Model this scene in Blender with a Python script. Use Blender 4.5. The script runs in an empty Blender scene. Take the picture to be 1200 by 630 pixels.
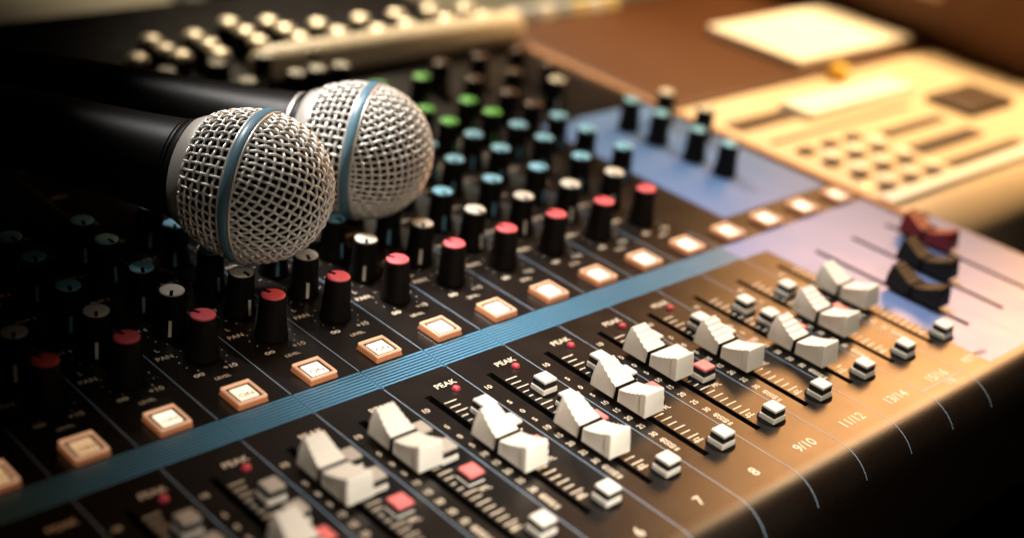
import bpy, bmesh, math, random
from mathutils import Vector, Matrix
random.seed(7)
S = 0.001                      # every length below is in millimetres
scene = bpy.context.scene
C = scene.collection
PI = math.pi
P = 27.0                       # channel pitch

# ---------------------------------------------------------------- camera pose
CAMF = 1611.53 / 1200.0
CAMR = (1.1059537, -0.1197789, -0.7487794)
CAMC = Vector((-169.475, -301.663, 238.783))
def rot(a, b, c):
    return (Matrix.Rotation(c, 3, 'Z') @ Matrix.Rotation(b, 3, 'Y') @ Matrix.Rotation(a, 3, 'X'))
RC = rot(*CAMR)
def project(v):
    q = RC.transposed() @ (Vector(v) - CAMC)
    return (600 + 1611.53 * q.x / -q.z, 315 - 1611.53 * q.y / -q.z)
def in_frame(v, m=45):
    x, y = project(v)
    return -m < x < 1200 + m and -m < y < 630 + m

# ---------------------------------------------------------------- materials
def mat(name, color, rough=0.5, metal=0.0, emit=None, estr=0.0, noise=0.0, nscale=300.0, bump=0.0, bscale=900.0,
        coat=0.0, rvar=0.0, spec=0.5, rscale=60.0):
    m = bpy.data.materials.new(name); m.use_nodes = True
    nt = m.node_tree; b = nt.nodes['Principled BSDF']
    b.inputs['Base Color'].default_value = (*color, 1)
    b.inputs['Roughness'].default_value = rough
    b.inputs['Metallic'].default_value = metal
    b.inputs['Specular IOR Level'].default_value = spec
    b.inputs['Coat Weight'].default_value = coat
    b.inputs['Coat Roughness'].default_value = 0.25
    tc = nt.nodes.new('ShaderNodeTexCoord')
    def nz(scale, detail=4):
        n = nt.nodes.new('ShaderNodeTexNoise'); n.inputs['Scale'].default_value = scale
        n.inputs['Detail'].default_value = detail
        nt.links.new(tc.outputs['Object'], n.inputs['Vector']); return n
    if noise > 0:
        n = nz(nscale); mix = nt.nodes.new('ShaderNodeMix'); mix.data_type = 'RGBA'
        mix.inputs['A'].default_value = (*[c * (1 - noise) for c in color], 1)
        mix.inputs['B'].default_value = (*[min(1, c * (1 + noise)) for c in color], 1)
        nt.links.new(n.outputs['Fac'], mix.inputs['Factor'])
        nt.links.new(mix.outputs['Result'], b.inputs['Base Color'])
    if rvar > 0:
        n = nz(rscale, 6); mr = nt.nodes.new('ShaderNodeMapRange')
        mr.inputs['From Min'].default_value = 0.3; mr.inputs['From Max'].default_value = 0.7
        mr.inputs['To Min'].default_value = max(0.02, rough - rvar); mr.inputs['To Max'].default_value = rough + rvar
        nt.links.new(n.outputs['Fac'], mr.inputs['Value']); nt.links.new(mr.outputs['Result'], b.inputs['Roughness'])
    if bump > 0:
        n = nz(bscale, 3); bp = nt.nodes.new('ShaderNodeBump'); bp.inputs['Strength'].default_value = bump
        bp.inputs['Distance'].default_value = 0.0004
        nt.links.new(n.outputs['Fac'], bp.inputs['Height']); nt.links.new(bp.outputs['Normal'], b.inputs['Normal'])
    if emit:
        b.inputs['Emission Color'].default_value = (*emit, 1); b.inputs['Emission Strength'].default_value = estr
    return m

M = {}
M['panel'] = mat('panel_paint', (0.0065, 0.0040, 0.0028), 0.30, noise=0.25, nscale=900, bump=0.12, bscale=2500, rvar=0.025)
def dust(m, scale=1500.0, thr=0.70, col=(0.018, 0.014, 0.011)):
    nt = m.node_tree; b = nt.nodes['Principled BSDF']
    src = b.inputs['Base Color'].links[0].from_socket
    tc = nt.nodes.new('ShaderNodeTexCoord'); n = nt.nodes.new('ShaderNodeTexNoise'); n.inputs['Scale'].default_value = scale; n.inputs['Detail'].default_value = 1
    n2 = nt.nodes.new('ShaderNodeTexNoise'); n2.inputs['Scale'].default_value = 22; n2.inputs['Detail'].default_value = 3
    nt.links.new(tc.outputs['Object'], n.inputs['Vector']); nt.links.new(tc.outputs['Object'], n2.inputs['Vector'])
    a = nt.nodes.new('ShaderNodeMath'); a.operation = 'MULTIPLY_ADD'; a.inputs[1].default_value = 0.25
    nt.links.new(n2.outputs['Fac'], a.inputs[0]); nt.links.new(n.outputs['Fac'], a.inputs[2])
    g = nt.nodes.new('ShaderNodeMapRange'); g.inputs['From Min'].default_value = thr + 0.12; g.inputs['From Max'].default_value = thr + 0.17
    nt.links.new(a.outputs[0], g.inputs['Value'])
    mx = nt.nodes.new('ShaderNodeMix'); mx.data_type = 'RGBA'; mx.inputs['B'].default_value = (*col, 1)
    nt.links.new(g.outputs['Result'], mx.inputs['Factor']); nt.links.new(src, mx.inputs['A'])
    nt.links.new(mx.outputs['Result'], b.inputs['Base Color'])
dust(M['panel'])
M['slot'] = mat('slot_black', (0.004, 0.004, 0.004), 0.9, spec=0.1)
M['blue'] = mat('blue_print', (0.085, 0.26, 0.42), 0.34, noise=0.1, nscale=700)
M['line'] = mat('line_print', (0.20, 0.28, 0.38), 0.42)
M['lilac'] = mat('master_blue_print', (0.145, 0.21, 0.41), 0.33, noise=0.06, nscale=400, rvar=0.04)
M['knobblue'] = mat('master_knob_blue_print', (0.11, 0.20, 0.42), 0.33, noise=0.06, nscale=400, rvar=0.04)
M['ink'] = mat('letter_ink', (0.72, 0.62, 0.48), 0.5)
M['cream'] = mat('fader_plastic', (0.77, 0.73, 0.655), 0.40, noise=0.04, nscale=250, bump=0.08, bscale=3000, rvar=0.06)
M['capblack'] = mat('fader_black_plastic', (0.012, 0.009, 0.007), 0.5, spec=0.25, noise=0.2, nscale=500, bump=0.1, bscale=3000)
M['capred'] = mat('fader_red_plastic', (0.20, 0.012, 0.010), 0.36, noise=0.1, nscale=300)
M['black'] = mat('black_rubber', (0.010, 0.008, 0.007), 0.55, noise=0.2, nscale=800)
M['knob'] = mat('knob_plastic', (0.006, 0.0045, 0.004), 0.45, spec=0.14, noise=0.25, nscale=900, bump=0.1, bscale=3500)
M['kred'] = mat('knob_red', (0.80, 0.10, 0.12), 0.45, noise=0.06, nscale=600)
M['kwhite'] = mat('knob_white', (0.72, 0.66, 0.55), 0.45, noise=0.06, nscale=600)
M['kblue'] = mat('knob_blue', (0.22, 0.52, 0.68), 0.45, noise=0.06, nscale=600)
M['kgreen'] = mat('knob_green', (0.16, 0.62, 0.10), 0.45, noise=0.06, nscale=600)
M['kbrown'] = mat('knob_brown', (0.10, 0.05, 0.025), 0.4)
M['swwhite'] = mat('switch_white', (0.74, 0.70, 0.63), 0.45, noise=0.05, nscale=500)
M['swgrey'] = mat('switch_grey', (0.42, 0.38, 0.33), 0.45, noise=0.05, nscale=500)
M['swpink'] = mat('switch_pink', (0.80, 0.19, 0.19), 0.45, noise=0.05, nscale=500)
M['led'] = mat('peak_red', (0.45, 0.04, 0.06), 0.3, emit=(1, .06, .09), estr=0.05)
M['bezel'] = mat('on_bezel', (0.52, 0.20, 0.09), 0.22, emit=(1.0, 0.34, 0.12), estr=0.13, coat=0.5)
M['onrim'] = mat('on_rim', (0.90, 0.56, 0.38), 0.22, emit=(1.0, 0.56, 0.32), estr=0.42, coat=0.5)
M['onface'] = mat('on_face', (0.9, 0.82, 0.7), 0.4, emit=(1.0, 0.84, 0.62), estr=0.85)
M['ontext'] = mat('on_text', (0.05, 0.02, 0.01), 0.5)
M['wire'] = mat('grille_wire', (0.90, 0.87, 0.81), 0.38, metal=0.40, noise=0.12, nscale=300)
M['silver'] = mat('silver_ring', (0.80, 0.75, 0.69), 0.38, metal=0.5, rvar=0.05)
M['band'] = mat('teal_band', (0.11, 0.22, 0.29), 0.36, noise=0.08, nscale=300)
M['foam'] = mat('grille_foam', (0.006, 0.005, 0.004), 0.95, spec=0.1)
M['micblack'] = mat('mic_black', (0.008, 0.007, 0.0065), 0.44, spec=0.22, noise=0.2, nscale=900, bump=0.1, bscale=4000)
M['chrome'] = mat('brass_chrome', (0.86, 0.74, 0.56), 0.45, metal=0.6)
M['copper'] = mat('copper_trim', (0.55, 0.26, 0.11), 0.40, metal=0.3)
M['bar'] = mat('beige_bar', (0.86, 0.71, 0.50), 0.38, noise=0.08, nscale=60)
M['unit'] = mat('cream_unit', (0.62, 0.49, 0.34), 0.50, noise=0.05, nscale=40)
M['unitdark'] = mat('unit_dark', (0.05, 0.024, 0.010), 0.5)
M['brown'] = mat('case_haze_brown', (0.070, 0.022, 0.003), 0.5, noise=0.12, nscale=30)  # brown stands in for warm haze over a dark case
M['cabinet'] = mat('cabinet_haze_brown', (0.16, 0.060, 0.012), 0.55, noise=0.12, nscale=30)  # dark cabinet browned to imitate the warm veil of haze
M['paper'] = mat('white_paper', (0.86, 0.82, 0.74), 0.7)
M['yellow'] = mat('yellow_plastic', (0.80, 0.50, 0.06), 0.35)
M['desk'] = mat('desk_cream', (0.66, 0.56, 0.40), 0.5, noise=0.1, nscale=12)
M['floor'] = mat('floor_dark', (0.01, 0.009, 0.008), 0.7, noise=0.2, nscale=20)

# ---------------------------------------------------------------- helpers
BASE = {}
def link(o, parent, loc):
    C.objects.link(o)
    p = Vector(loc)
    BASE[o.name] = p
    if parent:
        o.parent = parent; p = p - BASE[parent.name]
    o.location = p * S
    return o
def mesh_of(bm, m, name, smooth=False, angle=None):
    bm.normal_update()
    me = bpy.data.meshes.new(name)
    for v in bm.verts: v.co *= S
    bm.to_mesh(me); bm.free()
    for mm in (m if isinstance(m, (list, tuple)) else [m]): me.materials.append(mm)
    if smooth:
        me.shade_smooth()
        if angle: me.set_sharp_from_angle(angle=math.radians(angle))
    return me
def obj(name, me, parent=None, loc=(0, 0, 0), rz=0.0):
    o = bpy.data.objects.new(name, me)
    link(o, parent, loc)
    if rz: o.rotation_euler.z = rz
    return o
def thing(name, label, cat, loc, group=None):
    o = bpy.data.objects.new(name, None); o.empty_display_size = 0.02
    link(o, None, loc); o['label'] = label; o['category'] = cat
    if group: o['group'] = group
    return o
def bevel(o, w, seg=2, angle=35):
    b = o.modifiers.new('Bevel', 'BEVEL'); b.width = w * S; b.segments = seg
    b.limit_method = 'ANGLE'; b.angle_limit = math.radians(angle); b.harden_normals = False
def box(bm, x0, x1, y0, y1, z0, z1, tx=0.0, ty=0.0, mi=0):
    """box; top face inset by tx, ty"""
    vs = [bm.verts.new(c) for c in ((x0, y0, z0), (x1, y0, z0), (x1, y1, z0), (x0, y1, z0),
          (x0 + tx, y0 + ty, z1), (x1 - tx, y0 + ty, z1), (x1 - tx, y1 - ty, z1), (x0 + tx, y1 - ty, z1))]
    for f in ((3, 2, 1, 0), (4, 5, 6, 7), (0, 1, 5, 4), (1, 2, 6, 5), (2, 3, 7, 6), (3, 0, 4, 7)):
        bm.faces.new([vs[i] for i in f]).material_index = mi
    return vs
def rect(bm, x0, x1, y0, y1, z):
    return bm.faces.new([bm.verts.new(c) for c in ((x0, y0, z), (x1, y0, z), (x1, y1, z), (x0, y1, z))])
def lathe(bm, prof, n=32, axis='Z', cap=True, flute=None):
    rings = []
    for r, z in prof:
        ring = []
        for k in range(n):
            a = 2 * PI * k / n
            rr = r * (1 + (flute(k, z) if flute else 0))
            if axis == 'Z': ring.append(bm.verts.new((rr * math.cos(a), rr * math.sin(a), z)))
            else: ring.append(bm.verts.new((z, rr * math.cos(a), rr * math.sin(a))))
        rings.append(ring)
    for a, b in zip(rings, rings[1:]):
        for k in range(n):
            bm.faces.new((a[k], a[(k + 1) % n], b[(k + 1) % n], b[k]))
    if cap:
        bm.faces.new(list(reversed(rings[0]))); bm.faces.new(rings[-1])
    return rings
def tube(bm, pts, r, n=5, closed=False, tip=True):
    rings = []
    N = len(pts)
    for i, p in enumerate(pts):
        a = pts[(i - 1) % N] if (closed or i > 0) else pts[i]
        b = pts[(i + 1) % N] if (closed or i < N - 1) else pts[i]
        t = (b - a).normalized()
        u = p.normalized() if p.length > 1e-6 else Vector((0, 0, 1))
        u = (u - t * u.dot(t))
        u = u.normalized() if u.length > 1e-5 else t.orthogonal().normalized()
        w = t.cross(u)
        rings.append([bm.verts.new(p + (u * math.cos(2 * PI * k / n) + w * math.sin(2 * PI * k / n)) * r) for k in range(n)])
    m = N if closed else N - 1
    for i in range(m):
        a, b = rings[i], rings[(i + 1) % N]
        for k in range(n):
            bm.faces.new((a[k], a[(k + 1) % n], b[(k + 1) % n], b[k]))

TXT = {}
def text_geo(s):
    if s not in TXT:
        cu = bpy.data.curves.new('t', 'FONT'); cu.body = s; cu.size = 1.0
        cu.align_x = 'CENTER'; cu.align_y = 'CENTER'; cu.resolution_u = 3; cu.offset = 0.012
        o = bpy.data.objects.new('t', cu); C.objects.link(o)
        bpy.context.view_layer.update()
        me = bpy.data.meshes.new_from_object(o.evaluated_get(bpy.context.evaluated_depsgraph_get()))
        TXT[s] = ([v.co.copy() for v in me.vertices], [tuple(p.vertices) for p in me.polygons])
        bpy.data.objects.remove(o); bpy.data.curves.remove(cu); bpy.data.meshes.remove(me)
    return TXT[s]
def text(bm, s, x, y, z, size, rz=0.0, sx=1.0):
    vs, fs = text_geo(s)
    c, d = math.cos(rz), math.sin(rz)
    nv = []
    for v in vs:
        a, b = v.x * size * sx, v.y * size
        nv.append(bm.verts.new((x + a * c - b * d, y + a * d + b * c, z)))
    for f in fs:
        try: bm.faces.new([nv[i] for i in f])
        except ValueError: pass

# ================================================================ setting
bm = bmesh.new(); box(bm, -1500, 2600, 10, 2600, -86, -62)
o = obj('desk_top', mesh_of(bm, M['desk'], 'desk_top')); o['kind'] = 'structure'
bm = bmesh.new(); rect(bm, -3000, 5000, -3000, 5000, -760)
o = obj('floor', mesh_of(bm, M['floor'], 'floor')); o['kind'] = 'structure'

# ================================================================ mixing console
con = thing('mixing_console', 'large black and brown mixing console with rows of coloured knobs and white faders', 'mixing console', (150, 60, -60))
CX0, CX1, CY1 = -150.0, 377.0, 378.0
SLOTV0, SLOTV1, SLX, SLW = -97.5, -23.5, 9.5, 2.7
LAST = 13
slots = [i for i in range(-2, LAST + 1)]
def slot_x(i): return P * i + SLX

# panel body with real slots
bm = bmesh.new()
def fr(x0, x1, y0, y1, z=0.0): rect(bm, x0, x1, y0, y1, z)
BEND = -117.5
FX1 = 392.0                                      # the wing at the front right corner
fr(CX0, CX1, SLOTV1, CY1)
fr(CX0, FX1, BEND, SLOTV0)
edges = [CX0]
for i in slots:
    edges += [slot_x(i) - SLW / 2, slot_x(i) + SLW / 2]
edges.append(FX1)
for k in range(0, len(edges), 2): fr(edges[k], edges[k + 1], SLOTV0, SLOTV1)
# curved front edge
prof = [(BEND, 0.0)]
RB = 15.0
for k in range(1, 13):
    a = (PI / 2) * k / 12
    prof.append((BEND - RB * math.sin(a), -RB * (1 - math.cos(a))))
prof.append((BEND - RB, -58.0))
for (y0, z0), (y1, z1) in zip(prof, prof[1:]):
    bm.faces.new([bm.verts.new(c) for c in ((CX0, y1, z1), (FX1, y1, z1), (FX1, y0, z0), (CX0, y0, z0))])
bmesh.ops.remove_doubles(bm, verts=bm.verts, dist=0.001)
# sides and back
def wall(pts): bm.faces.new([bm.verts.new(p) for p in pts])
wall(((CX1, SLOTV1, 0), (CX1, SLOTV1, -58), (CX1, CY1, -58), (CX1, CY1, 0)))
wall(((FX1, SLOTV1, -58), (CX1, SLOTV1, -58), (CX1, SLOTV1, 0), (FX1, SLOTV1, 0)))
wall([(FX1, SLOTV1, 0)] + [(FX1, y, z) for y, z in prof] + [(FX1, SLOTV1, -58)])
wall([(CX0, CY1, 0)] + [(CX0, y, z) for y, z in prof] + [(CX0, CY1, -58)])
wall(((CX0, CY1, 0), (CX1, CY1, 0), (CX1, CY1, -58), (CX0, CY1, -58)))
wall(((CX0, BEND - RB, -58), (FX1, BEND - RB, -58), (FX1, CY1, -58), (CX0, CY1, -58)))
me = mesh_of(bm, M['panel'], 'panel', True, 25)
obj('panel', me, con)
# slot linings
bm = bmesh.new()
for i in slots:
    x0, x1 = slot_x(i) - SLW / 2, slot_x(i) + SLW / 2
    for q in (((x0, SLOTV0, 0), (x0, SLOTV1, 0), (x0, SLOTV1, -6), (x0, SLOTV0, -6)), ((x1, SLOTV1, 0), (x1, SLOTV0, 0), (x1, SLOTV0, -6), (x1, SLOTV1, -6)),
              ((x0, SLOTV1, 0), (x1, SLOTV1, 0), (x1, SLOTV1, -6), (x0, SLOTV1, -6)), ((x0, SLOTV0, 0), (x0, SLOTV0, -6), (x1, SLOTV0, -6), (x1, SLOTV0, 0)),
              ((x0, SLOTV0, -6), (x0, SLOTV1, -6), (x1, SLOTV1, -6), (x1, SLOTV0, -6))):
        bm.faces.new([bm.verts.new(c) for c in q])
obj('fader_slots', mesh_of(bm, M['slot'], 'fader_slots'), con)

# printed blue stripe band
ZP = 0.05
bm = bmesh.new()
for i in range(-3, 10):
    x0, x1 = P * i + 0.55, P * (i + 1) - 0.55
    n = 8
    pitch = 12.2 / n
    for k in range(n):
        y = 0.1 - pitch * k
        rect(bm, x0, x1, y - pitch * 0.54, y, ZP)
    rect(bm, x0 - 0.30, x0 - 0.002, -12.2, 0.1, ZP); rect(bm, x1 + 0.002, x1 + 0.30, -12.2, 0.1, ZP)
obj('blue_stripe', mesh_of(bm, M['blue'], 'blue_stripe'), con)
# master section colour blocks
bm = bmesh.new()
XM = P * 10.62
mask = [slot_x(i) for i in (11, 12, 13)]
def block_with_slots(x0, x1, y0, y1):
    xs = [x0]
    for sx in mask:
        xs += [sx - SLW / 2 - 0.05, sx + SLW / 2 + 0.05]
    xs.append(x1)
    for k in range(0, len(xs), 2): rect(bm, xs[k], xs[k + 1], SLOTV0 - 0.05, SLOTV1 + 0.05, ZP)
    rect(bm, x0, x1, SLOTV1 + 0.05, y1, ZP); rect(bm, x0, x1, y0, SLOTV0 - 0.05, ZP)
x0 = P * 10 + 0.3
rect(bm, x0, XM, -12.2, 0.1, ZP)
block_with_slots(XM, CX1 - 1.5, BEND - 0.5, 0.1)
rect(bm, CX1 - 1.5, FX1 - 1.0, BEND - 0.5, SLOTV1 - 6, ZP)
obj('master_colour_block', mesh_of(bm, M['lilac'], 'master_colour_block'), con)
bm = bmesh.new(); rect(bm, P * 10.98, CX1 - 3.5, 19, 138, ZP)
obj('master_knob_block', mesh_of(bm, M['knobblue'], 'master_knob_block'), con)

# channel divider lines that roll over the front edge
bm = bmesh.new()
for i in range(-3, 11):
    x, w = P * i, 0.18
    top = 200.0 if i < 10 else 18.0
    rect(bm, x - w, x + w, 0.6, top, ZP)
    path = [(-12.8, ZP)] + [(y - 0.0, z + 0.05) for y, z in prof[:9]]
    for (y0, z0), (y1, z1) in zip(path, path[1:]):
        bm.faces.new([bm.verts.new(c) for c in ((x - w, y1, z1), (x + w, y1, z1), (x + w, y0, z0), (x - w, y0, z0))])
for i in (12, 13):
    rect(bm, P * i - 0.2 - 6, P * i + 0.2 - 6, -112, -14, ZP + 0.05)
rect(bm, P * 9 + 0.4, P * 10 - 0.4, -115.6, -115.1, ZP)
obj('channel_lines', mesh_of(bm, M['line'], 'channel_lines'), con)

# lettering and fader scales
bm = bmesh.new()
scale_labels = [(-30, '10'), (-40.6, '5'), (-46.8, '0'), (-52.6, '5'), (-58.2, '10'), (-63.6, '15'), (-69, '20'), (-74.6, '25'),
                (-80, '30')]
bottom = {-1: '2', 0: '3', 1: '4', 2: '5', 3: '6', 4: '7', 5: '8', 6: '9/10', 7: '11/12', 8: '13/14', 9: '15/16', 10: 'RETURN'}
for i in range(-2, 11):
    bx = P * i
    ch = i <= 8
    if i <= 7:
        text(bm, 'PEAK', bx + 19.4, -20.9, ZP, 3.6, sx=1.05)
    for v, s in scale_labels:
        text(bm, s, bx + 3.4, v, ZP, 3.0)
    for k, s in enumerate(('40', '50', '60', '\u221e')):
        text(bm, s, bx + 3.6, -84.0 - 2.0 * k, ZP, 2.7)
    k = 0
    v = -29.8
    while v > -93:
        lx = 11.4
        L = 5.2 if k % 2 == 0 else 4.4
        rect(bm, bx + lx, bx + lx + L, v - 0.24, v + 0.24, ZP); v -= 2.9; k += 1
    text(bm, bottom.get(i, ''), bx + 15.2, -112.2, ZP, 5.6 if len(bottom.get(i, '')) < 6 else 4.2, sx=1.0)
    text(bm, 'ST', bx + 13.6, -90.4, ZP, 2.9)
    text(bm, 'PFL', bx + 19.0, -71.4, ZP, 2.8)
    text(bm, '1-2', bx + 23.6, -36.0, ZP, 2.2); text(bm, '3-4', bx + 23.6, -48.0, ZP, 2.2)
    if i <= 9:
        text(bm, 'PAN', bx + 5.0, 40.4, ZP, 3.2)
        text(bm, 'L', bx + 5.0, 45.5, ZP, 2.8); text(bm, 'R', bx + 24.0, 46.5, ZP, 2.8)
        text(bm, '\u221e', bx + 8.8, 25.6, ZP, 4.4); text(bm, '+10', bx + 20.2, 25.2, ZP, 3.2)
        text(bm, 'LEVEL', bx + 14.6, 20.8, ZP, 2.2)
        for row, (v, t) in enumerate(((59.5, 'AUX 4'), (84.5, 'AUX 3'), (104, 'AUX 2'), (122, 'LOW'), (140, 'MID'), (168, 'FREQ'), (196, 'HIGH'))):
            text(bm, t, bx + 5.6, v, ZP, 2.6)
        # dotted scale arcs around the two lowest knobs
        for vv in (34.5, 54.0, 73.5, 97.5, 115):
            for a in range(-140, 141, 28):
                ar = math.radians(a - 90 + 180)
                dx, dy = math.sin(math.radians(a)) * 8.1, math.cos(math.radians(a)) * 8.1
                rect(bm, bx + 15.3 + dx - .22, bx + 15.3 + dx + .22, vv + dy - .22, vv + dy + .22, ZP)
text(bm, 'USB', P * 9 + 16.5, -118.0 + 0.6, ZP + 0.02, 3.4)
obj('lettering', mesh_of(bm, M['ink'], 'lettering'), con)

# ---------------------------------------------------------------- faders
def cap_z(y):
    if y < 0:
        t = min(1, -y / 11.4); z = 6.6 + 3.8 * t ** 1.5
        if -10.4 < y < -3.8: z += 0.15 * math.sin(2 * PI * (y + 3.8) / 1.65)
        if y < -11.4: z -= (-11.4 - y) * 0.7
    else:
        t = min(1, y / 10.2); z = 6.6 + 5.2 * t ** 1.2
        if 1.4 < y < 9.8: z += 0.21 * math.sin(2 * PI * (y - 1.4) / 2.1)
        if y > 10.2: z -= (y - 10.2) * 0.8
    return z
STN = [(-12.0 + 22.9 * k / 88, cap_z(-12.0 + 22.9 * k / 88), 0) for k in range(89)]
def cap_halfwidth(y, z):
    t = max(0, (z - 7.2) / 4.0)
    return 4.75 - 0.10 * (z - 2) / 5 - t * (1.05 if y > 0 else 0.30)
def fader_mesh(m):
    bm = bmesh.new()
    L = []
    for y, z, _ in STN:
        yb = y * 12.6 / 11.5
        wt = cap_halfwidth(y, z)
        zm = 2.0 + (z - 2.0) * 0.55
        wm = 4.72 - (0.22 if abs(y) < 9.5 and abs(y) > 1.0 else 0.0) - max(0, (zm - 7) / 9)
        ym = yb + (y - yb) * 0.55
        L.append([bm.verts.new(c) for c in ((-4.75, yb, 2.0), (-wm, ym, zm), (-wt, y, z), (wt, y, z), (wm, ym, zm), (4.75, yb, 2.0))])
    for a, b in zip(L, L[1:]):
        for k in range(5): bm.faces.new((a[k], a[k + 1], b[k + 1], b[k]))
        bm.faces.new((a[5], a[0], b[0], b[5]))
    bm.faces.new((L[0][5], L[0][4], L[0][3], L[0][2], L[0][1], L[0][0])); bm.faces.new(L[-1])
    # stem down into the slot
    box(bm, -0.75, 0.75, -3.2, 3.2, -4.0, 2.05)
    bmesh.ops.recalc_face_normals(bm, faces=bm.faces)
    return mesh_of(bm, m, 'fader', True, 50)
def marker_mesh(m):
    bm = bmesh.new()
    e = 0.14; h = 0.62
    outer = []
    for y in (-h, h):
        outer.append([bm.verts.new(c) for c in ((-4.75 - e, y * 1.5, 2.0), (-4.72 - e, y, 5.0), (-4.62 - e, y, 6.64 + 2.4 * e), (4.62 + e, y, 6.64 + 2.4 * e), (4.72 + e, y, 5.0), (4.75 + e, y * 1.5, 2.0))])
    for k in range(5): bm.faces.new((outer[0][k], outer[0][k + 1], outer[1][k + 1], outer[1][k]))
    bm.faces.new(list(reversed(outer[0]))); bm.faces.new(outer[1])
    bm.faces.new((outer[0][5], outer[0][0], outer[1][0], outer[1][5]))
    bmesh.ops.recalc_face_normals(bm, faces=bm.faces)
    return mesh_of(bm, m, 'marker_line')
FM = {'cream': fader_mesh(M['cream']), 'black': fader_mesh(M['capblack']), 'red': fader_mesh(M['capred'])}
MK = {'cream': marker_mesh(M['slot']), 'black': marker_mesh(M['slot']), 'red': marker_mesh(M['slot'])}
def fader(i, v, kind='cream'):
    o = obj('fader', FM[kind], con, (slot_x(i) + 0.2, v, 0)); bevel(o, 0.42, 3, 55)
    obj('marker_line', MK[kind], o, (slot_x(i) + 0.2, v, 0))
    if kind == 'black': o['label'] = 'black fader cap in the blue master section'
    if kind == 'red': o['label'] = 'red fader cap in the blue master section'
FADERS = {0: -70.0, 1: -45.2, 2: -44.0, 3: -61.5, 4: -70.8, 5: -61.0, 6: -51.0, 7: -61.0, 8: -74.0, 9: -65.0, 10: -56.0}
for i, v in FADERS.items(): fader(i, v)
fader(11, -72, 'black'); fader(12, -60, 'black'); fader(13, -44, 'red')

# ---------------------------------------------------------------- switches
def sw_low(w=3.3):
    bm = bmesh.new(); box(bm, -w, w, -w, w, 0.3, 2.3, .10, .10); return bm
def sw_mid(w=2.92):
    bm = bmesh.new(); box(bm, -w, w, -w, w, 2.3, 4.4, .05, .05); return bm
def sw_top(w=2.98):
    bm = bmesh.new(); box(bm, -w, w, -w, w, 4.4, 5.4, .2, .2); return bm
SWL, SWM = mesh_of(sw_low(), M['swwhite'], 'switch_body'), mesh_of(sw_mid(), M['black'], 'switch_band')
SWT = {'w': mesh_of(sw_top(), M['swwhite'], 'switch_cap'), 'g': mesh_of(sw_top(), M['swgrey'], 'switch_cap'), 'p': mesh_of(sw_top(), M['swpink'], 'switch_cap')}
bm = bmesh.new()
lathe(bm, [(4.9, 0.02), (4.9, 0.22), (4.4, 0.28)], 20)
SWB = mesh_of(bm, M['slot'], 'switch_well', True, 40)
def switch(x, v, kind, down=0.0):
    o = obj('switch', SWL, con, (x, v, -down)); bevel(o, 0.35, 2)
    a = obj('switch_band', SWM, o, (x, v, -down)); bevel(a, 0.25, 2)
    b = obj('switch_cap', SWT[kind], o, (x, v, -down)); bevel(b, 0.3, 3)
    obj('switch_well', SWB, o, (x, v, 0))
    if kind == 'p': o['label'] = 'push switch with a pink cap'
for i in range(-1, 11):
    x = P * i + 18.2
    if i < 10:
        switch(x, -41.2, 'g' if i < 3 else 'w', random.choice((0, 0, .5)))
        switch(x, -53.0, 'g' if i < 3 else 'w', random.choice((0, 0, .5)))
        switch(x, -65.4, 'p', 0.0 if i > 4 else 1.8)
    if i > 1: switch(x, -95.9, 'w')

# peak lights
bm = bmesh.new(); lathe(bm, [(1.5, 0.0), (1.5, 0.5), (1.2, 1.1), (0.6, 1.4), (0.05, 1.5)], 16)
LED = mesh_of(bm, M['led'], 'peak_light', True)
for i in range(-1, 8): obj('peak_light', LED, con, (P * i + 20.3, -25.2, 0))

# ---------------------------------------------------------------- ON buttons
def frame_mesh():
    bm = bmesh.new()
    w, l = 5.7, 6.0
    box(bm, -w, w, -l, l, 0.15, 2.0, .5, .5)
    return bm
BZ = mesh_of(frame_mesh(), M['bezel'], 'on_button')
bm = bmesh.new()
w, l, t = 5.25, 5.55, 0.72
for a in ((-w, w, l - t - .35, l), (-w, w, -l, -l + t), (-w, -w + t, -l + t + .01, l - t - .36), (w - t, w, -l + t + .01, l - t - .36)):
    box(bm, *a, 2.02, 2.9, .15, .15)
RIM = mesh_of(bm, M['onrim'], 'button_rim')
bm = bmesh.new(); box(bm, -3.35, 3.35, -3.6, 3.25, 2.02, 2.4, .1, .1)
FACE = mesh_of(bm, M['onface'], 'button_face')
FACES = []
for q, (c, e) in enumerate((((1.0, .84, .62), 1.25), ((1.0, .80, .56), .95), ((1.0, .86, .66), 1.1), ((1.0, .60, .28), .55))):  # last face, dimmer amber, paints the left-hand darkening into the glow
    fm = FACE.copy(); fm.materials[0] = mat('on_face_%d' % q, (0.9, 0.82, 0.7), 0.4, emit=c, estr=e); FACES.append(fm)
bm = bmesh.new(); box(bm, -4.48, 4.48, -4.78, 4.42, 2.015, 2.10)  # dark plate paints the shadow line round the recessed face
GAP = mesh_of(bm, M['ontext'], 'button_gap_shade')
bm = bmesh.new(); text(bm, 'ON', 0, -1.6, 2.44, 3.1, sx=1.1)
ONT = mesh_of(bm, M['ontext'], 'button_text')
for i in range(-2, 14):
    x, v = P * i + 13.2, 6.7
    o = obj('on_button', BZ, con, (x, v, 0)); bevel(o, 0.5, 2)
    r = obj('button_rim', RIM, o, (x, v, 0)); bevel(r, 0.18, 2)
    obj('button_gap_shade', GAP, o, (x, v, 0)); obj('button_face', FACES[3] if i < 0 else FACES[(i * 7) % 3], o, (x, v, 0)); obj('button_text', ONT, o, (x, v, 0))

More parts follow.
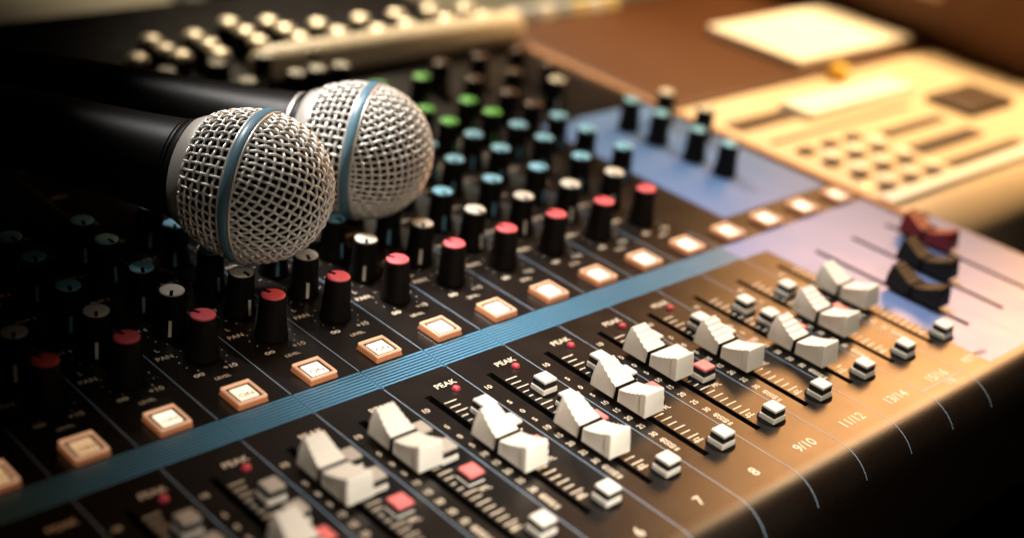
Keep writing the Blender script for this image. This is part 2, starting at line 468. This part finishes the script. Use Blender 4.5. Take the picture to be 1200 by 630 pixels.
# ---------------------------------------------------------------- knobs
def flute(k, z): return -0.035 if (k % 2 and 2.5 < z < 15.2) else 0.0
bm = bmesh.new()
lathe(bm, [(5.7, 0.4), (5.7, 1.2), (5.35, 3.0), (5.1, 5.0), (4.85, 9.0), (4.65, 13.5), (4.55, 15.3), (4.25, 15.75)], 44, flute=flute)
KB = mesh_of(bm, M['knob'], 'knob', True, 40)
def cap_disc(m):
    bm = bmesh.new(); lathe(bm, [(4.15, 15.76), (4.15, 16.05), (3.9, 16.3), (2.5, 16.42), (0.6, 16.46)], 36); return mesh_of(bm, m, 'knob_cap', True, 50)
KC = {k: cap_disc(M['k' + k]) for k in ('red', 'white', 'blue', 'green', 'brown')}
bm = bmesh.new(); box(bm, -0.62, 0.62, -4.2, -1.2, 16.1, 16.56, .05, .05)
NOTCH = mesh_of(bm, M['slot'], 'notch')
def pointer(m):
    bm = bmesh.new()
    vs = []
    for z, r in ((1.4, 5.86), (7.0, 5.18)):
        vs.append([bm.verts.new((x, -yy, z)) for x, yy in ((-.55, r - 1.2), (-.5, r + .12), (.5, r + .12), (.55, r - 1.2))])
    for k in range(4): bm.faces.new((vs[0][k], vs[0][(k + 1) % 4], vs[1][(k + 1) % 4], vs[1][k]))
    bm.faces.new(list(reversed(vs[0]))); bm.faces.new(vs[1])
    return mesh_of(bm, m, 'pointer')
PT = {'red': pointer(mat('pointer_brown', (.20, .06, .03), .5)), 'white': pointer(M['kwhite']), 'blue': pointer(mat('pointer_blue', (.12, .30, .42), .5)),
      'brown': pointer(M['kbrown']), 'green': pointer(mat('pointer_green', (.12, .40, .10), .5))}
def knob(x, v, col, ang=None):
    if not in_frame((x, v, 10), 30): return
    if ang is None: ang = math.radians(-22)
    o = obj('knob', KB, con, (x, v, 0), ang)
    for n, me in (('knob_cap', KC[col]), ('notch', NOTCH), ('pointer', PT[col])):
        c = obj(n, me, o, (x, v, 0))
    o.rotation_euler.x = math.radians(random.uniform(-1.2, 1.2)); o.rotation_euler.y = math.radians(random.uniform(-1.2, 1.2))
    o['label'] = f'knob with a {col} cap'
ROWS = [(34.6, 'red'), (54.0, 'white'), (73.5, 'blue'), (97.5, 'blue'), (115.2, 'blue'), (132.6, 'green'), (149.6, 'green'), (185.2, 'green'), (215, 'white'), (242, 'white')]
for i in range(-2, 10):
    for v, col in ROWS:
        a = math.radians(random.choice((-22, -22, -18, -28, -35, 5)))
        if col == 'red': a = math.radians(random.choice((-160, -170, -150, 200)))
        if v > 210 and i > 8: continue
        if i <= 4 and 125 < v < 200: continue
        knob(P * i + 15.3, v, col, a)
for v in (72.6, 96, 115): knob(P * 10 + 15.3, v, 'blue')
for v in (52, 71, 95, 114.5): knob(P * 12.46, v, 'blue', math.radians(30))
for v in (89.2, 114.7): knob(P * 13.46, v, 'white', math.radians(30))
knob(P * 11.9, 153.6, 'white')
knob(P * 8.05, 216, 'white')
for i in (10, 11, 12):
    for v in (172, 198): knob(P * i + 12.0, v, 'brown')
knob(P * 10 + 15.3, 132.6, 'brown'); knob(P * 10 + 15.3, 149.6, 'brown')

# rear jacks
bm = bmesh.new()
lathe(bm, [(7.0, 0.0), (7.0, 3.0), (6.0, 3.2), (5.8, 12.0)], 24)
JK = mesh_of(bm, M['knob'], 'jack', True, 35)
bm = bmesh.new()
lathe(bm, [(5.8, 12.02), (5.6, 13.6), (4.4, 14.8), (2.6, 15.4), (0.4, 15.6)], 24)
JN = mesh_of(bm, M['chrome'], 'jack_nut', True, 50)
for x, y in [(170, 284), (169, 270), (171, 258), (193, 282), (193, 268), (190, 254), (221, 294), (221, 278), (219, 263), (242, 288), (243, 274), (242, 259), (267, 259),
             (265, 275), (293, 274), (290, 254), (318, 273), (312, 256), (343, 273), (340, 255), (366, 268), (366, 252), (150, 262)]:
    o = obj('jack', JK, con, (x, y + 6, 0)); obj('jack_nut', JN, o, (x, y + 6, 0))
# rounded beige rail between knobs and jacks
bm = bmesh.new()
prof2 = [(0.4, 0.0)] + [(9.5 * math.sin(PI / 2 * k / 6), 9.5 * (1 - math.cos(PI / 2 * k / 6))) for k in range(1, 7)]
rail = [(r, x) for r, x in [(max(.3, a), P * 7.4 + b) for a, b in prof2]] + [(r, x) for r, x in [(max(.3, a), 384 - b) for a, b in reversed(prof2)]]
lathe(bm, rail, 24, axis='X')
obj('beige_rail', mesh_of(bm, M['bar'], 'beige_rail', True, 60), con, (0, 246, 9.0))
# copper trim down the right side
bm = bmesh.new(); box(bm, CX1 + 0.3, CX1 + 3.6, SLOTV1 + .3, 300, -40, 1.6)
o = obj('side_trim', mesh_of(bm, M['copper'], 'side_trim'), con); bevel(o, 1.2, 3)

# ================================================================ microphones
def front_r(x): return 0
RS = 25.6
def weave_front():
    bm = bmesh.new()
    pitch, amp, r = 3.0, 0.44, 0.52
    n = int(RS * PI / 2 / pitch)
    ca, sa = math.cos(0.62), math.sin(0.62)
    def onball(a, b, h):
        d = math.hypot(a, b); th = d / RS
        if d < 1e-6: return Vector((RS + h, 0, 0))
        rr = RS + h
        y, z = a / d, b / d
        y, z = y * ca - z * sa, y * sa + z * ca
        return Vector((rr * math.cos(th), rr * math.sin(th) * y, rr * math.sin(th) * z))
    lim = RS * PI / 2 - 0.6
    for fam in (0, 1):
        for j in range(-n, n + 1):
            c = (j + 0.5 * 0) * pitch
            if abs(c) >= lim - 1: continue
            half = math.sqrt(lim * lim - c * c)
            m = int(half / (pitch / 4))
            pts = []
            for k in range(-m, m + 1):
                s = k * pitch / 4
                ph = math.cos(PI * s / pitch) * (1 if j % 2 == 0 else -1) * (1 if fam == 0 else -1)
                pts.append(onball(c, s, amp * ph) if fam == 0 else onball(s, c, amp * ph))
            if len(pts) > 3: tube(bm, pts, r, 5)
    return mesh_of(bm, M['wire'], 'grille_front', True)
REAR_A = 33.0
def rear_r(z): return 25.7 * math.sqrt(max(0.01, 1 - (z / REAR_A) ** 2))
def weave_rear():
    bm = bmesh.new()
    N, amp, r = 50, 0.42, 0.51
    z0, z1, pz = 2.3, 18.9, 2.7
    for j in range(N):
        a = 2 * PI * j / N
        pts = []
        m = int((z1 - z0) / (pz / 4))
        for k in range(m + 1):
            z = z0 + k * pz / 4
            ph = math.cos(PI * (z - z0) / pz) * (1 if j % 2 == 0 else -1)
            rr = rear_r(z) + amp * ph
            pts.append(Vector((-z, rr * math.cos(a), rr * math.sin(a))))
        tube(bm, pts, r, 5)
    kk = 0
    z = z0
    while z < z1:
        pts = []
        for j in range(N * 4):
            a = 2 * PI * j / (N * 4)
            ph = -math.cos(PI * (j / 4)) * (1 if kk % 2 == 0 else -1)
            rr = rear_r(z) + amp * ph
            pts.append(Vector((-z, rr * math.cos(a), rr * math.sin(a))))
        tube(bm, pts, r, 5, closed=True)
        z += pz; kk += 1
    return mesh_of(bm, M['wire'], 'grille_rear', True)
GF, GR = weave_front(), weave_rear()
bm = bmesh.new()
lathe(bm, [(14.0, -22.0)] + [(rear_r(-z) - 2.6, z) for z in range(-19, 0, 3)] + [(22.6 * math.cos(math.radians(a)), 22.6 * math.sin(math.radians(a))) for a in range(0, 90, 8)] + [(.3, 22.6)], 48, axis='X')
FOAM = mesh_of(bm, M['foam'], 'foam_lining', True)
bm = bmesh.new()
lathe(bm, [(25.4, -1.6), (26.9, -1.6), (27.2, -1.2), (27.2, 1.2), (26.9, 1.6), (25.4, 1.6)], 96, axis='X', cap=False)
BAND = mesh_of(bm, M['band'], 'equator_band', True, 40)
bm = bmesh.new()
for z in (-2.1, 2.1):
    tube(bm, [Vector((z, 26.2 * math.cos(a * PI / 48), 26.2 * math.sin(a * PI / 48))) for a in range(96)], 0.55, 8, closed=True)
EDGE = mesh_of(bm, M['silver'], 'band_edge', True)
bm = bmesh.new()
lathe(bm, [(16.0, -24.6), (18.3, -24.6), (18.9, -24.2), (21.2, -19.4), (21.4, -18.6), (20.0, -18.2)], 72, axis='X', cap=False)
COL = mesh_of(bm, M['silver'], 'collar', True, 40)
bm = bmesh.new()
lathe(bm, [(9.5, -196), (10.6, -195), (11.2, -192), (12.0, -170), (13.2, -130), (14.6, -85), (15.9, -48), (16.8, -34), (17.2, -29.2),
           (16.4, -28.8), (16.4, -27.6), (17.5, -27.2), (18.0, -26.4), (18.2, -25.2), (17.8, -24.75), (13.0, -24.7)], 72, axis='X')
HAND = mesh_of(bm, M['micblack'], 'handle', True, 35)
bm = bmesh.new()
lathe(bm, [(16.3, -28.7), (17.3, -28.7), (17.5, -28.3), (17.4, -27.7), (16.3, -27.7)], 72, axis='X', cap=False)
RING = mesh_of(bm, M['silver'], 'handle_ring', True, 40)
RINGD = RING.copy(); RINGD.materials[0] = M['micblack']
def microphone(center, axis, roll, label, ring):
    t = thing('microphone', label, 'microphone', (0, 0, 0), 'microphones lying on the console')
    x = Vector(axis).normalized(); y = Vector((0, 0, 1)).cross(x).normalized(); z = x.cross(y)
    m = Matrix((x, y, z)).transposed().to_4x4()
    t.matrix_world = Matrix.Translation(Vector(center) * S) @ m @ Matrix.Rotation(roll, 4, 'X')
    for n, me in (('grille_front', GF), ('grille_rear', GR), ('foam_lining', FOAM), ('equator_band', BAND), ('band_edge', EDGE), ('collar', COL), ('handle', HAND), ('handle_ring', ring)):
        o = bpy.data.objects.new(n, me); C.objects.link(o); o.parent = t
    return t
def cam_pt(px, py, depth):
    return CAMC + RC @ (Vector(((px - 600) / 1611.53, -(py - 315) / 1611.53, -1.0)) * depth)
def cam_dir(theta, psi):
    th, ps = math.radians(theta), math.radians(psi)
    return RC @ Vector((math.cos(th) * math.cos(ps), -math.cos(th) * math.sin(ps), math.sin(th)))
MIC1, MIC2 = (302, 219, 470.0), (428, 177, 530.0)
A1, A2 = (11, 14), (7, 12)
microphone(cam_pt(*MIC1), cam_dir(*A1), 0.3, 'nearer silver ball microphone with black handle, in front of the other one', RINGD)
microphone(cam_pt(*MIC2), cam_dir(*A2), 1.0, 'farther blurred silver ball microphone with black handle, behind the sharp one', RING)

# ================================================================ cream keypad unit to the right
U = thing('keypad_unit', 'blurred cream control unit with small dark keys beside the console', 'control unit', (490, 50, -60))
UX0, UX1, UY0, UY1 = 381.5, 640.0, -15.0, 122.0
bm = bmesh.new()
up = [(UY1, -60), (UY1, 0.0)]
for k in range(0, 11):
    a = math.radians(80) * k / 10
    up.append((UY0 + 10 - 26 * math.sin(a), -26 * (1 - math.cos(a))))
up.append((up[-1][0] - 3, -60))
l = [bm.verts.new((UX0, y, z)) for y, z in up]; r = [bm.verts.new((UX1, y, z)) for y, z in up]
n = len(up)
for k in range(n): bm.faces.new((l[k], l[(k + 1) % n], r[(k + 1) % n], r[k]))
bm.faces.new(l); bm.faces.new(list(reversed(r)))
bmesh.ops.recalc_face_normals(bm, faces=bm.faces)
o = obj('unit_body', mesh_of(bm, M['unit'], 'unit_body', True, 40), U)
bm = bmesh.new(); box(bm, -5.0, 5.0, -3.6, 3.6, 0, 2.2, .4, .4)
KEY = mesh_of(bm, M['unitdark'], 'key')
for x in (400, 421, 441.5):
    for y in (50, 34, 17.5, 1):
        o = obj('key', KEY, U, (x, y, 0)); bevel(o, .6, 2)
bm = bmesh.new(); box(bm, 391, 446, 84, 96, .05, .9)
obj('dark_slot', mesh_of(bm, M['unitdark'], 'dark_slot'), U)
bm = bmesh.new(); box(bm, 393, 520, 65, 67.5, .05, .7)
obj('seam_strip', mesh_of(bm, M['unitdark'], 'seam_strip'), U)
for y, x0, x1, h in ((23, 460, 522, 5.5), (0.5, 460, 532, 5.5), (45, 464, 522, 3.5)):
    bm = bmesh.new(); box(bm, x0, x1, y - h, y + h, .05, 1.0)
    o = obj('dark_slot', mesh_of(bm, M['unitdark'], 'dark_slot'), U)
bm = bmesh.new(); box(bm, -5.2, 5.2, -4.0, 4.0, 0.02, 1.4, .5, .5)
LK = mesh_of(bm, M['paper'], 'pale_key')
for x in (410.5, 431, 452):
    for y in (42, 25.5, 9): o = obj('pale_key', LK, U, (x, y, 0)); bevel(o, .8, 2)
bm = bmesh.new(); box(bm, UX0 + 2, UX1 - 2, -13, -3, 0.02, 2.2, .5, .8)  # pale strip imitates the highlight along the front edge
o = obj('front_highlight', mesh_of(bm, M['paper'], 'front_highlight'), U); bevel(o, .8, 2)
for x, y in ((390, 112), (632, 112), (390, 8), (632, 8)):
    bm = bmesh.new(); lathe(bm, [(3.2, .02), (3.2, .8), (2.4, 1.4), (.3, 1.5)], 16)
    obj('screw', mesh_of(bm, M['chrome'], 'screw', True, 40), U, (x, y, 0))
bm = bmesh.new(); box(bm, 440, 545, 76, 99, .02, 5.0, 1, 1)
o = obj('display_plate', mesh_of(bm, M['paper'], 'display_plate'), U); bevel(o, 1, 2)
bm = bmesh.new(); box(bm, -26, 26, -17, 17, 0.05, 5.0, 2, 2)
o = obj('dark_tray', mesh_of(bm, M['unitdark'], 'dark_tray'), U, (564, 52, 0)); bevel(o, 3, 4)

# equipment case in haze-tinted brown, paper, speaker
bc = thing('equipment_case', 'dark equipment case, tinted brown like warm haze, with pale sockets along its rear edge', 'case', (450, 205, -60))
bm = bmesh.new(); box(bm, 386, 660, 126, 285, -60, 0)
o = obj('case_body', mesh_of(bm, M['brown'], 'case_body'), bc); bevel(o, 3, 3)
M['grey'] = mat('grey_blue', (0.42, 0.45, 0.48), 0.5); M['straw'] = mat('straw', (0.80, 0.66, 0.34), 0.5)
cols = [M['paper'], M['grey'], M['paper'], M['grey'], M['straw'], M['paper'], M['straw']]
for k in range(7):
    bm = bmesh.new(); box(bm, -5.4, 5.4, -4, 4, 0.02, 7.5, .8, .8)
    o = obj('socket', mesh_of(bm, cols[k], 'socket'), bc, (404 + 14.5 * k, 274, 0)); bevel(o, .8, 2)
bm = bmesh.new(); box(bm, -62, 62, -36, 36, 0, 6)
o = obj('paper_pad', mesh_of(bm, M['paper'], 'paper_pad'), None, (572, 172, 0.1), 0.0); bevel(o, 1.0, 2)
o['label'] = 'bright white paper pad lying on the equipment case'; o['category'] = 'paper pad'
bm = bmesh.new(); lathe(bm, [(4, 0), (6, 1.5), (6.5, 5), (5, 9), (.5, 10)], 24)
o = obj('yellow_cap', mesh_of(bm, M['yellow'], 'yellow_cap', True), None, (519, 114, 0.1))
o['label'] = 'small yellow cap in front of the white pad'; o['category'] = 'cap'
sp = thing('speaker_cabinet', 'dark cabinet, tinted brown like warm haze, in the far right corner', 'cabinet', (760, 160, -60))
bm = bmesh.new(); box(bm, 648, 900, 60, 300, -60, 170)
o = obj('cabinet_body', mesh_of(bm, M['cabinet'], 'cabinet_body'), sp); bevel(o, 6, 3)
bm = bmesh.new(); box(bm, 643, 647.8, 130, 170, 30, 36)
obj('handle', mesh_of(bm, M['unit'], 'handle'), sp)

# dark post on the desk far behind
st = thing('desk_post', 'dark upright post standing on the cream desk behind the console', 'post', (372, 545, -62))
bm = bmesh.new(); lathe(bm, [(15, 0), (15, 260)], 24); obj('post', mesh_of(bm, M['unitdark'], 'post', True, 40), st, (372, 545, -62))
bm = bmesh.new(); lathe(bm, [(34, 0.1), (34, 5), (30, 8), (11, 9)], 32); obj('post_base', mesh_of(bm, M['unitdark'], 'post_base', True, 40), st, (372, 545, -62))

# ================================================================ camera
cam = bpy.data.cameras.new('camera'); co = bpy.data.objects.new('camera', cam); C.objects.link(co)
cam.sensor_fit = 'HORIZONTAL'; cam.sensor_width = 36.0; cam.lens = 36.0 * CAMF
cam.clip_start = 0.01; cam.clip_end = 50
mw = RC.to_4x4(); mw.translation = CAMC * S; co.matrix_world = mw
cam.dof.use_dof = True; cam.dof.focus_distance = 0.462; cam.dof.aperture_fstop = 4.0; cam.dof.aperture_blades = 0
scene.camera = co

# ================================================================ light
w = bpy.data.worlds.new('World'); scene.world = w; w.use_nodes = True
w.node_tree.nodes['Background'].inputs['Color'].default_value = (0.9, 0.6, 0.4, 1)
w.node_tree.nodes['Background'].inputs['Strength'].default_value = 0.003
def lamp(kind, name, loc, target, power, color, **kw):
    l = bpy.data.lights.new(name, kind); o = bpy.data.objects.new(name, l); C.objects.link(o)
    o.location = Vector(loc) * S
    d = (Vector(target) - Vector(loc)).normalized()
    o.rotation_euler = d.to_track_quat('-Z', 'Y').to_euler()
    l.energy = power; l.color = color
    for k, v in kw.items(): setattr(l, k, v)
    return o
# warm window-like softbox, right and behind
lamp('SPOT', 'warm_lamp', (820, 125, 320), (305, -45, 0), 29.0, (1.0, 0.45, 0.15), spot_size=math.radians(34), spot_blend=0.9, shadow_soft_size=0.19)
# neutral key over the middle of the console
lamp('SPOT', 'key_lamp', (255, 170, 620), (232, -58, 0), 25.0, (1.0, 0.96, 0.91), spot_size=math.radians(36), spot_blend=1.0, shadow_soft_size=0.06)
# softer fill spots added in front to lighten caps and their faces
lamp('SPOT', 'front_fill', (-120, -580, 450), (175, -110, 0), 10.5, (1.0, 0.87, 0.68), spot_size=math.radians(32), spot_blend=1.0, shadow_soft_size=0.08)
lamp('SPOT', 'near_fill', (30, -400, 480), (76, -92, 0), 27.0, (1.0, 0.92, 0.80), spot_size=math.radians(19), spot_blend=1.0, shadow_soft_size=0.06)  # extra spot put in for the near-left faders alone
lamp('SPOT', 'edge_fill', (930, 20, 640), (310, -122, 0), 12.0, (1.0, 0.74, 0.44), spot_size=math.radians(26), spot_blend=1.0, shadow_soft_size=0.12)  # added spot that only draws a highlight on the rounded front edge
# added narrow spot that whitens the microphone heads alone
lamp('SPOT', 'mic_fill', (60, 330, 470), (114, 62, 44), 24.0, (1.0, 0.95, 0.90), spot_size=math.radians(14), spot_blend=0.7, shadow_soft_size=0.03)
# fill spots added to brighten the far equipment, rear jacks and desk
lamp('SPOT', 'rear_fill', (720, 110, 560), (560, 130, 0), 46.0, (1.0, 0.66, 0.32), spot_size=math.radians(46), spot_blend=0.8, shadow_soft_size=0.05)
lamp('SPOT', 'jack_fill', (400, 520, 420), (335, 264, 10), 21.0, (1.0, 0.85, 0.62), spot_size=math.radians(46), spot_blend=0.9, shadow_soft_size=0.03)
lamp('SPOT', 'desk_fill', (460, 960, 560), (520, 640, -60), 17.0, (1.0, 0.86, 0.62), spot_size=math.radians(50), spot_blend=0.9, shadow_soft_size=0.05)

vs = scene.view_settings
vs.view_transform = 'Standard'; vs.look = 'None'; vs.exposure = 0; vs.gamma = 1
scene.render.engine = 'CYCLES'
scene.cycles.use_denoising = True
scene.cycles.max_bounces = 6
scene.cycles.sample_clamp_indirect = 4
